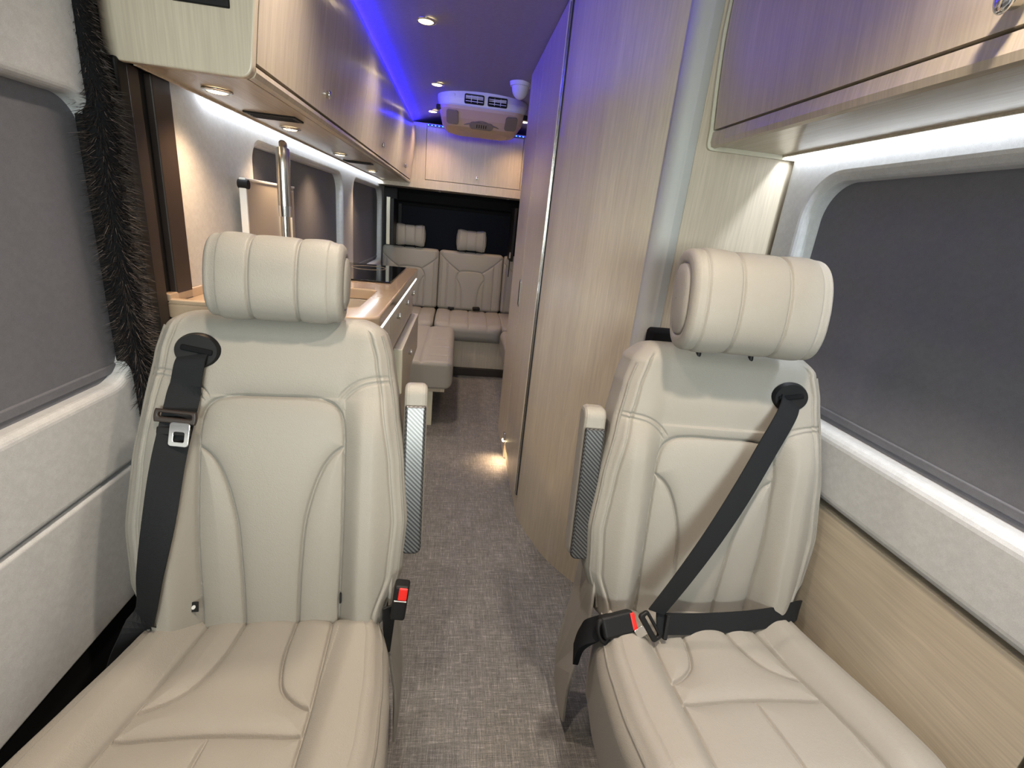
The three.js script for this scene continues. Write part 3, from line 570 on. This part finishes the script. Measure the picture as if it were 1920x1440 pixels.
// ================================================================ left side: kitchen
{ // left overhead cabinet
  const g = thing('overhead_cabinet', 'long light wood overhead cabinet with curved doors above the kitchen', 'cabinet', 'overhead cabinets');
  const f = spline([[-.450, 1.646], [-.440, 1.74], [-.424, 1.86], [-.415, 1.96], [-.418, 2.04], [-.428, 2.078]], 20).map(p => [p.x, p.y]);
  const z1 = -1.236, z2 = -4.60;
  part(g, 'carcass', sweepZ(shapeOf([[-.70, 1.65], [-.462, 1.65], ...f.map(p => [p[0] - .012, p[1]]), [-.735, 2.0]]), z2, z1), M.wood);
  const dsh = shapeOf([...f, ...f.slice().reverse().map(p => [p[0] - .011, p[1]])]);
  const cuts = [-1.240, -2.370, -3.50, -4.59];
  const kz = [-1.79, -2.93, -4.05];
  for (let i = 0; i < 3; i++) { const dd = part(g, 'door', sweepZ(dsh, cuts[i + 1] + .0015, cuts[i] - .0015), M.woodGloss); knob(dd, [-.443, 1.705, kz[i]], 'x'); }
  const rail = shapeOf([[-.451, 1.638], [-.450, 1.628], [-.455, 1.618], [-.466, 1.614], [-.48, 1.620], [-.48, 1.638]]);
  part(g, 'bottom_rail', sweepZ(rail, z2, z1), M.woodGloss);
  part(g, 'bottom_board', boxAt(-.690, -.478, 1.617, 1.633, z2, z1, .001), M.woodGloss);
  part(g, 'valance_lip', boxAt(-.694, -.688, 1.611, 1.652, z2, z1, .001), M.woodGloss);
  const e = new THREE.Shape(); e.moveTo(-.735, 2.0); e.lineTo(-.735, 1.640); e.quadraticCurveTo(-.734, 1.614, -.705, 1.613); e.lineTo(-.478, 1.611); e.quadraticCurveTo(-.452, 1.612, -.449, 1.640);
  [[-.438, 1.74], [-.421, 1.86], [-.413, 1.96], [-.416, 2.04], [-.428, 2.08]].forEach(p => e.lineTo(...p)); e.closePath();
  part(g, 'end_plate', sweepZ(e, -1.234, -1.214, .004), M.wood);
  const cp = part(g, 'control_panel', rbox(.11, .13, .008, .003), M.black, [-.540, 1.795, -1.212]);
  part(cp, 'screen', rbox(.09, .10, .002, .001), M.glassTop, [0, 0, .004]);
  // dark vents let into the bottom board
  for (const z of [-1.74, -3.05]) { const v = part(g, 'speaker_vent', rbox(.15, .006, .09, .002), M.black, [-.59, 1.615, z]); for (let k = 0; k < 4; k++) part(v, 'vent_slat', rbox(.13, .003, .006, .001), M.gasket, [0, -.003, -.03 + k * .02]); }
}
ledStrip('white light strip along the kitchen wall under the overhead cabinet', M.coolGlow, COOL, STRIP_I * .5, 3.06, .010, [-.712, 1.640, -3.09], [-.25, -1, 0], [0, 0, 1], 'white light strips');
function puck(label, pos, r, I, group, color = WARM, ang = 1.05) {
  const g = thing('puck_light', label, 'lamp', group, pos);
  part(g, 'rim', new THREE.LatheGeometry([[r * .74, -.001], [r * .78, -.006], [r, -.004], [r * 1.03, 0], [r * .74, 0]].map(p => new THREE.Vector2(...p)), 40), M.chrome);
  part(g, 'lens', new THREE.SphereGeometry(r * .72, 28, 12, 0, Math.PI * 2, Math.PI / 2, Math.PI / 2).scale(1, .2, 1), M.warmGlow, [0, -.003, 0]);
  const s = new THREE.SpotLight(color, I, 0, ang, .7, 2); s.position.set(0, -.016, 0); s.target.position.set(0, -1, 0); s.castShadow = true; s.shadow.radius = r / .02; g.add(s, s.target);
  return g;
}
const kp = [[-1.42, 'nearest the cabinet end panel'], [-1.96, 'beside the first black vent'], [-2.70, 'before the second black vent'], [-3.62, 'farthest, by the rear sofa']];
kp.forEach(([z, t]) => puck('round warm light under the kitchen overhead cabinet, ' + t, [-.612, 1.616, z], .034, .95, 'kitchen cabinet lights', AMBER));
const cpucks = [[-3.56, 'round warm ceiling light just in front of the air conditioner'], [-2.505, 'round warm ceiling light at the top of the picture'], [-1.30, 'round warm ceiling light behind the captain chairs'], [-.45, 'round warm ceiling light above the left captain chair']];
puck('round warm ceiling light left of the air conditioner', [-.27, ceilY(-.27) - .002, -4.36], .045, PUCK_I * .8, 'ceiling lights', AMBER);
puck('round warm ceiling light right of the air conditioner', [.47, ceilY(.47) - .002, -4.36], .045, PUCK_I * .8, 'ceiling lights', AMBER);
cpucks.forEach(([z, t]) => puck(t, [-.2, ceilY(-.2) - .002, z], .045, PUCK_I * (z > -1 ? 1.7 : z > -2 ? 1.6 : 1), 'ceiling lights'));
puck('round warm ceiling light above the right captain chair', [.45, ceilY(.45) - .002, -.45], .045, PUCK_I * 3.1, 'ceiling lights');
ledStrip('blue light strip along the top of the kitchen overhead cabinet', M.blueGlow, BLUE, BLUE_I * 1.4, 3.3, .012, [-.450, 2.0805, -2.93], [.55, .85, 0], [0, 0, 1], 'blue light strips');

{ // galley cabinet
  const g = thing('kitchen_cabinet', 'light wood kitchen base cabinet with round knobs under the counter', 'cabinet');
  const X = -.225;
  part(g, 'carcass', boxAt(-.72, X - .02, .06, 1.055, -2.60, -1.83, .003), M.wood);
  part(g, 'carcass', boxAt(-.72, X - .02, .06, .90, -1.828, -1.33, .003), M.wood);
  part(g, 'end_panel', boxAt(-.72, X - .02, .90, 1.055, -1.42, -1.33, .003), M.wood);
  part(g, 'front_rail', boxAt(X - .04, X - .02, .90, 1.055, -1.828, -1.42, .003), M.wood);
  part(g, 'toe_kick', boxAt(-.70, X - .05, 0, .06, -2.58, -1.35, .002), M.black);
  const cz = [-1.335, -1.70, -2.03, -2.34, -2.60], kz = [0, -1.63, -1.97, -2.30];
  for (let i = 0; i < 4; i++) { const d = part(g, 'door', boxAt(X - .019, X, .88, 1.035, cz[i + 1] + .002, cz[i] - .002, .003), M.wood); knob(d, [X + .004, .985, (cz[i] + cz[i + 1]) / 2 - .05], 'x'); }
  const dr = part(g, 'drawer', boxAt(X - .019, X + .032, .68, .868, -2.60, -1.86, .003), M.wood); knob(dr, [X + .036, .79, -2.10], 'x');
  part(dr, 'drawer_edge', boxAt(X - .018, X + .031, .682, .866, -1.859, -1.853, .002), M.woodEdge);
  part(g, 'door', boxAt(X - .019, X, .09, .672, -2.60, -1.98, .003), M.wood);
  part(g, 'door', boxAt(X - .019, X, .09, .868, -1.855, -1.34, .003), M.wood);
}
{ // worktop with a sink cut-out and raised rim at the wall
  const g = thing('worktop', 'glossy tan kitchen worktop with raised rim', 'worktop');
  const s = roundRect(-.735, -.205, 1.30, 2.64, [.02, .06, .03, .01]);
  s.holes.push(roundRect(-.60, -.285, 1.44, 1.80, .03, THREE.Path));
  part(g, 'slab', sweepY(s, 1.062, 1.100, .006), M.counter);
  part(g, 'wall_upstand', boxAt(-.735, -.715, 1.098, 1.125, -2.64, -1.30, .004), M.counter);
  part(g, 'end_rim', boxAt(-.735, -.30, 1.098, 1.112, -1.322, -1.30, .005), M.counter);
  const k = thing('sink', 'rectangular steel sink let into the worktop behind the left headrest', 'sink');
  part(k, 'basin_floor', boxAt(-.61, -.275, .92, .93, -1.81, -1.43, .003), M.steel);
  for (const [a, b, c, d] of [[-.612, -.602, -1.81, -1.43], [-.284, -.274, -1.81, -1.43], [-.61, -.275, -1.81, -1.80], [-.61, -.275, -1.44, -1.43]]) part(k, 'basin_wall', boxAt(a, b, .925, 1.061, c, d, .002), M.steel);
  part(k, 'drain', new THREE.CylinderGeometry(.03, .03, .004, 24), M.chrome, [-.44, .932, -1.62]);
  const c = thing('cooktop', 'black glass cooktop set into the worktop', 'cooktop');
  part(c, 'glass_plate', boxAt(-.70, -.262, 1.1003, 1.107, -2.585, -1.985, .003), M.glassTop);
  for (const [x, z] of [[-.56, -2.15], [-.42, -2.42]]) part(c, 'burner_ring', new THREE.TorusGeometry(.08, .0012, 6, 48).rotateX(Math.PI / 2), M.grille, [x, 1.1072, z]);
  const f = thing('faucet', 'tall brushed nickel faucet rising behind the left headrest', 'faucet', null, [-.545, 1.10, -1.66]);
  part(f, 'base', new THREE.CylinderGeometry(.024, .027, .03, 24), M.nickel, [0, .015, 0]);
  part(f, 'riser', tube([[0, .02, 0], [0, .2, 0], [0, .375, 0], [.008, .416, .02], [.019, .428, .052], [.029, .415, .085], [.032, .39, .095]], .0125, 60, 16), M.nickel);
  part(f, 'spray_head', tube([[.030, .412, .088], [.033, .385, .096], [.033, .33, .098], [.033, .255, .098]], .0185, 10, 20), M.nickel);
  part(f, 'spray_nozzle', new THREE.CylinderGeometry(.019, .0175, .03, 20), M.chrome, [.033, .245, .098]);
  part(f, 'lever', tube([[.02, .05, 0], [.05, .07, .01], [.085, .10, .015]], .005, 12, 8), M.nickel);
}
ledStrip('white light strip under the front edge of the worktop', M.coolGlow, COOL, 12, 1.26, .010, [-.212, 1.048, -1.975], [1, -.35, 0], [0, 0, 1], 'white light strips');
{ // folded steel panel by the wall
  const g = thing('folding_panel', 'brushed steel folding panel standing against the kitchen wall', 'panel', null, [-.690, 1.126, 0]);
  part(g, 'leaf', boxAt(-.006, .006, 0, .298, -2.20, -1.725, .003), M.steel);
  part(g, 'top_edge', boxAt(-.010, .010, .296, .304, -2.20, -1.72, .002), M.white);
  part(g, 'front_edge', boxAt(-.011, .011, 0, .298, -1.728, -1.718, .003), M.white);
  part(g, 'corner_cap', new THREE.CylinderGeometry(.014, .014, .03, 20).rotateZ(Math.PI / 2), M.black, [.002, .285, -1.725]);
  part(g, 'stiffener', boxAt(.006, .014, 0, .285, -2.06, -2.03, .002), M.steel);
  part(g, 'stiffener', boxAt(.006, .014, 0, .285, -2.17, -2.14, .002), M.steel);
  part(g, 'thumb_screw', new THREE.CylinderGeometry(.008, .008, .006, 16).rotateZ(Math.PI / 2), M.black, [.008, .17, -2.09]);
}

// ================================================================ rear lounge
{
  const g = thing('rear_cabinet', 'light wood overhead cabinet across the rear with one knob', 'cabinet');
  part(g, 'carcass', boxAt(-.73, .98, 1.66, 2.105, -4.99, -4.622, .003), M.wood);
  part(g, 'left_filler', boxAt(-.455, -.328, 1.640, 2.095, -4.625, -4.603, .002), M.wood);
  const d = part(g, 'door', boxAt(-.325, .505, 1.660, 2.075, -4.622, -4.600, .003), M.wood); knob(d, [.122, 1.715, -4.594], 'z');
  part(g, 'door', boxAt(.510, .98, 1.660, 2.075, -4.622, -4.600, .003), M.wood);
  const r = shapeOf([[-.73, 1.657], [.98, 1.657], [.98, 1.595], [-.73, 1.595]]);
  part(g, 'bottom_rail', sweepZ(r, -4.625, -4.602), M.wood);
  part(g, 'bottom_board', boxAt(-.73, .98, 1.585, 1.597, -4.99, -4.602, .002), M.wood);
  for (const x of [-.20, .42]) { const l = part(g, 'reading_light', new THREE.CylinderGeometry(.022, .024, .010, 24), M.chrome, [x, 1.581, -4.70]); part(l, 'lens', new THREE.CylinderGeometry(.014, .014, .002, 20), M.white, [0, -.006, 0]); }
}
{
  const st = ledStrip('blue light strip above the rear overhead cabinet', M.blueGlow, BLUE, BLUE_I * .4, .84, .010, [.09, 2.088, -4.588], [0, -.75, .66], [1, 0, 0], 'blue light strips');
  for (let k = 0; k < 28; k++) part(st, 'diode', rbox(.010, .008, .003, .001), M.cyanGlow, [-.405 + k * .03, 0, .0025]);
}
const sofaBackSeams = [];
{ // motif of each section
  const c = [[-.135, .10], [-.137, .25], [-.135, .31], [-.105, .365], [-.06, .375], [.06, .375], [.105, .365], [.135, .31], [.137, .25], [.135, .10]];
  sofaBackSeams.push({ p: [[-.135, -.05], ...c, [.135, -.05]], n: 80 });
  for (const k of [-1, 1]) { sofaBackSeams.push({ p: [[k * .135, .30], [k * .10, .24], [k * .08, .15], [k * .07, -.05]], n: 30 }, { p: [[k * .11, .365], [k * .20, .43], [k * .29, .51]], n: 16 }, { p: [[k * .225, -.05], [k * .225, .45]], n: 10 }); }
}
{
  const g = thing('rear_sofa', 'pink-grey leather sofa across the rear of the van', 'sofa');
  const bp = (w) => pad({ L: .56, y0: 0, zb: -.12, rf: .03, e0: .03, e1: .035, half: () => w, seams: sofaBackSeams.map(s => ({ ...s, d: .006, w: .0045, soft: .006 })), edge: .03, nU: 120, nV: 110, extra: (x) => .01 * Math.cos(x * 5) });
  const w1 = .308, b1 = bp(w1).geo, w2 = .266, b2 = bp(w2).geo;
  for (const [geo, x] of [[b1, .13], [b2, -.447], [b2, .708]]) part(g, 'back_cushion', geo, M.leather, [x, .515, -4.735], [-.10, 0, 0]);
  const sp = (w, xs) => pad({ L: .56, y0: 0, zb: -.17, rf: .03, e0: .02, e1: .07, half: () => w, seams: xs.map(x => ({ p: [[x, -.05], [x, .3], [x, .62]], n: 8, d: .006, w: .0045, soft: .008 })), edge: .03, nU: 110, nV: 70, centre: y => -.03 * sstep(.3, .55, y) });
  const s1 = sp(w1, [-.17, .0, .17]).geo, s2 = sp(w2, [-.13, .0, .13]).geo, up = new THREE.Quaternion().setFromAxisAngle(new THREE.Vector3(0, 1, 1).normalize(), Math.PI);
  for (const [geo, x] of [[s1, .13], [s2, -.452], [s2, .688]]) part(g, 'seat_cushion', geo, M.leather, [x, .515, -4.77]).quaternion.copy(up);
  const hg = bolster(.135, .105, .05, [{ x: .045 }, { x: .118 }], 0, 60, 40, 3.2, .12);
  for (const x of [-.458, .117]) { const h = part(g, 'headrest', hg, M.leather, [x, 1.175, -4.80]); for (const k of [-1, 1]) part(h, 'post', new THREE.CylinderGeometry(.006, .006, .08, 8), M.black, [k * .05, -.12, 0]); }
  part(g, 'base_box', boxAt(-.72, .94, .07, .345, -4.88, -4.27, .004), M.wood);
  part(g, 'toe_kick', boxAt(-.72, .94, 0, .07, -4.88, -4.245, .003), M.brownBlack);
  part(g, 'belt_buckle', rbox(.07, .03, .04, .008), M.black, [.205, .545, -4.70], [.3, .2, 0]);
  part(g, 'belt_buckle', rbox(.06, .02, .03, .006), M.black, [-.04, .530, -4.72]);
}
function sideBench(label, x0, x1, z0, z1, legX) {
  const g = thing('side_bench', label, 'bench', 'lounge side benches');
  const w = (z1 - z0) / 2, L = Math.abs(x1 - x0), inward = x1 > x0 ? 1 : -1;
  const p = pad({ L, y0: 0, zb: -.19, rf: .03, rb: .02, e0: .02, e1: .05, half: () => w, edge: .02, nU: 90, nV: 70, seams: [{ p: [[-w, L - .21], [w, L - .21]], n: 4, d: .004, w: .005 }, { p: [[-.1, L - .21], [-.1, L]], n: 4, d: .003, w: .004, soft: .003 }, { p: [[.15, L - .21], [.15, L]], n: 4, d: .003, w: .004, soft: .003 }, { p: [[.38, L - .21], [.38, L]], n: 4, d: .003, w: .004, soft: .003 }] });
  const m = part(g, 'cushion', p.geo, M.leather, [x0, .468, (z0 + z1) / 2]);
  m.quaternion.setFromRotationMatrix(new THREE.Matrix4().makeBasis(new THREE.Vector3(0, 0, -inward).multiplyScalar(-1).multiplyScalar(inward > 0 ? -1 : -1).set(0, 0, inward), new THREE.Vector3(inward, 0, 0), new THREE.Vector3(0, 1, 0)));
  part(g, 'frame', boxAt(Math.min(x0, x1) + .03, Math.max(x0, x1) - .05, .25, .285, z0 + .03, z1 - .03, .003), M.wood);
  for (const z of legX[1]) part(g, 'leg', boxAt(legX[0] - .02, legX[0] + .02, 0, .26, z - .012, z + .012, .003), M.woodEdge);
}
sideBench('leather side bench jutting out past the kitchen cabinet', XL + .01, .012, -4.16, -3.05, [-.135, [-3.10, -4.0]]);
sideBench('leather side bench half hidden behind the wardrobe', XR - .01, .405, -4.16, -3.16, [.52, [-3.25, -4.0]]);
{ // slim boards standing at both ends of the rear sofa
  const g = thing('side_board', 'slim black board with a cream edge left of the sofa headrests', 'board', null, [-.602, 1.088, -4.56]);
  part(g, 'board', boxAt(-.012, .022, 0, .39, -.30, .02, .004), M.black);
  part(g, 'edge_band', boxAt(-.040, -.010, 0, .395, -.02, .03, .004), M.woodEdge);
  const r = thing('wall_screen', 'black screen edge with a chrome latch right of the rear sofa', 'screen', null, [.487, .9, -4.50]);
  part(r, 'slab', boxAt(-.012, .012, .14, .60, -.36, .0, .004), M.black);
  part(r, 'latch', rbox(.014, .055, .012, .003), M.chrome, [-.02, .195, .004]);
  part(r, 'stem', boxAt(-.022, -.014, 0, .2, -.01, 0, .002), M.black);
}
{ // roof air conditioner
  const g = thing('air_conditioner', 'rooftop air conditioner housing with two vents and mesh grilles hanging from the ceiling', 'air conditioner', null, [.108, 0, -4.05]);
  const L = (w, d, y, r) => { const s = roundRect(-w, w, -d, d, r); return s.getPoints(10).map(p => [p.x, y, -p.y]); };
  const shell = (levels) => { const n = levels[0].length, pos = [], idx = []; levels.forEach(l => l.forEach(p => pos.push(...p))); for (let i = 0; i + 1 < levels.length; i++) for (let k = 0; k < n; k++) { const a = i * n + k, b = i * n + (k + 1) % n, c = a + n, d = b + n; idx.push(a, c, b, b, c, d); } const k0 = pos.length / 3; pos.push(0, levels[levels.length - 1][0][1], 0); const q = (levels.length - 1) * n; for (let k = 0; k < n; k++) idx.push(k0, q + (k + 1) % n, q + k); let gg = new THREE.BufferGeometry(); gg.setAttribute('position', new THREE.Float32BufferAttribute(pos, 3)); gg.setIndex(idx); gg = gg.toNonIndexed(); gg.computeVertexNormals(); gg.setAttribute('uv', new THREE.Float32BufferAttribute(new Float32Array(gg.attributes.position.count * 2), 2)); return gg; };
  part(g, 'upper_housing', shell([L(.315, .29, 2.215, .09), L(.315, .29, 2.15, .09), L(.308, .283, 2.115, .09), L(.300, .272, 2.095, .09)]), M.white);
  part(g, 'lower_cover', shell([L(.304, .284, 2.104, .09), L(.302, .282, 2.085, .09), L(.287, .242, 2.035, .09), L(.25, .19, 1.992, .08), L(.20, .13, 1.975, .07)]), M.tan);
  for (const x of [-.062, .098]) {
    const fr = roundRect(-.068, .068, -.030, .030, .01); fr.holes.push(roundRect(-.060, .060, -.023, .023, .006, THREE.Path));
    const v = part(g, 'air_vent', EX(fr, .014, .003, 6), M.black, [x, 2.150, .284]);
    part(v, 'vent_recess', rbox(.122, .048, .004, .001), M.blackSoft, [0, 0, .004]);
    for (const k of [-1, 1]) part(v, 'vent_divider', rbox(.004, .046, .010, .001), M.white, [k * .021, 0, .009]);
    for (const k of [-1, 1]) part(v, 'vent_blade', rbox(.12, .004, .012, .001), M.white, [0, k * .014, .009]);
  }
  const face = (m, n) => { m.quaternion.setFromUnitVectors(new THREE.Vector3(0, 0, 1), new THREE.Vector3(...n).normalize()); return m; };
  for (const k of [-1, 1]) face(part(g, 'mesh_grille', EX(roundRect(-.042, .042, -.052, .052, .018), .012, .003), M.grille, [k * .205, 2.040, .238]), [k * .12, -.72, .70]);
  const c = face(part(g, 'centre_grille', EX(roundRect(-.085, .085, -.028, .028, .027), .010, .003), M.grille, [0, 2.008, .208]), [0, -.74, .67]);
  for (let k = 0; k < 5; k++) part(c, 'grille_slot', rbox(.006, .026, .006, .001), M.black, [-.032 + k * .016, 0, .009]);
  part(g, 'swoosh_trim', tube([[-.19, 2.012, .192], [-.13, 2.006, .200], [-.09, 2.010, .218], [0, 2.030, .238], [.09, 2.010, .218], [.13, 2.006, .200], [.19, 2.012, .192]], .004, 50, 6), M.grille);
  part(g, 'indicator_lens', new THREE.SphereGeometry(.009, 12, 8), M.white, [-.2, 2.165, .286]);
  for (const k of [-1, 1]) part(g, 'side_flap', rbox(.06, .03, .05, .008), M.black, [k * .292, 2.092, .21]);
}
{ // white dome on the ceiling by the wardrobe
  const g = thing('ceiling_dome', 'small white dome fitted to the ceiling beside the wardrobe', 'sensor', null, [.315, ceilY(.315), -3.35]);
  part(g, 'flange', new THREE.CylinderGeometry(.068, .062, .022, 36), M.white, [0, -.012, 0]);
  part(g, 'dome', new THREE.SphereGeometry(.052, 28, 16, 0, Math.PI * 2, Math.PI / 2, Math.PI / 2).scale(1, 1.35, 1), M.white, [0, -.022, 0]);
}
renderer.render(scene, camera);
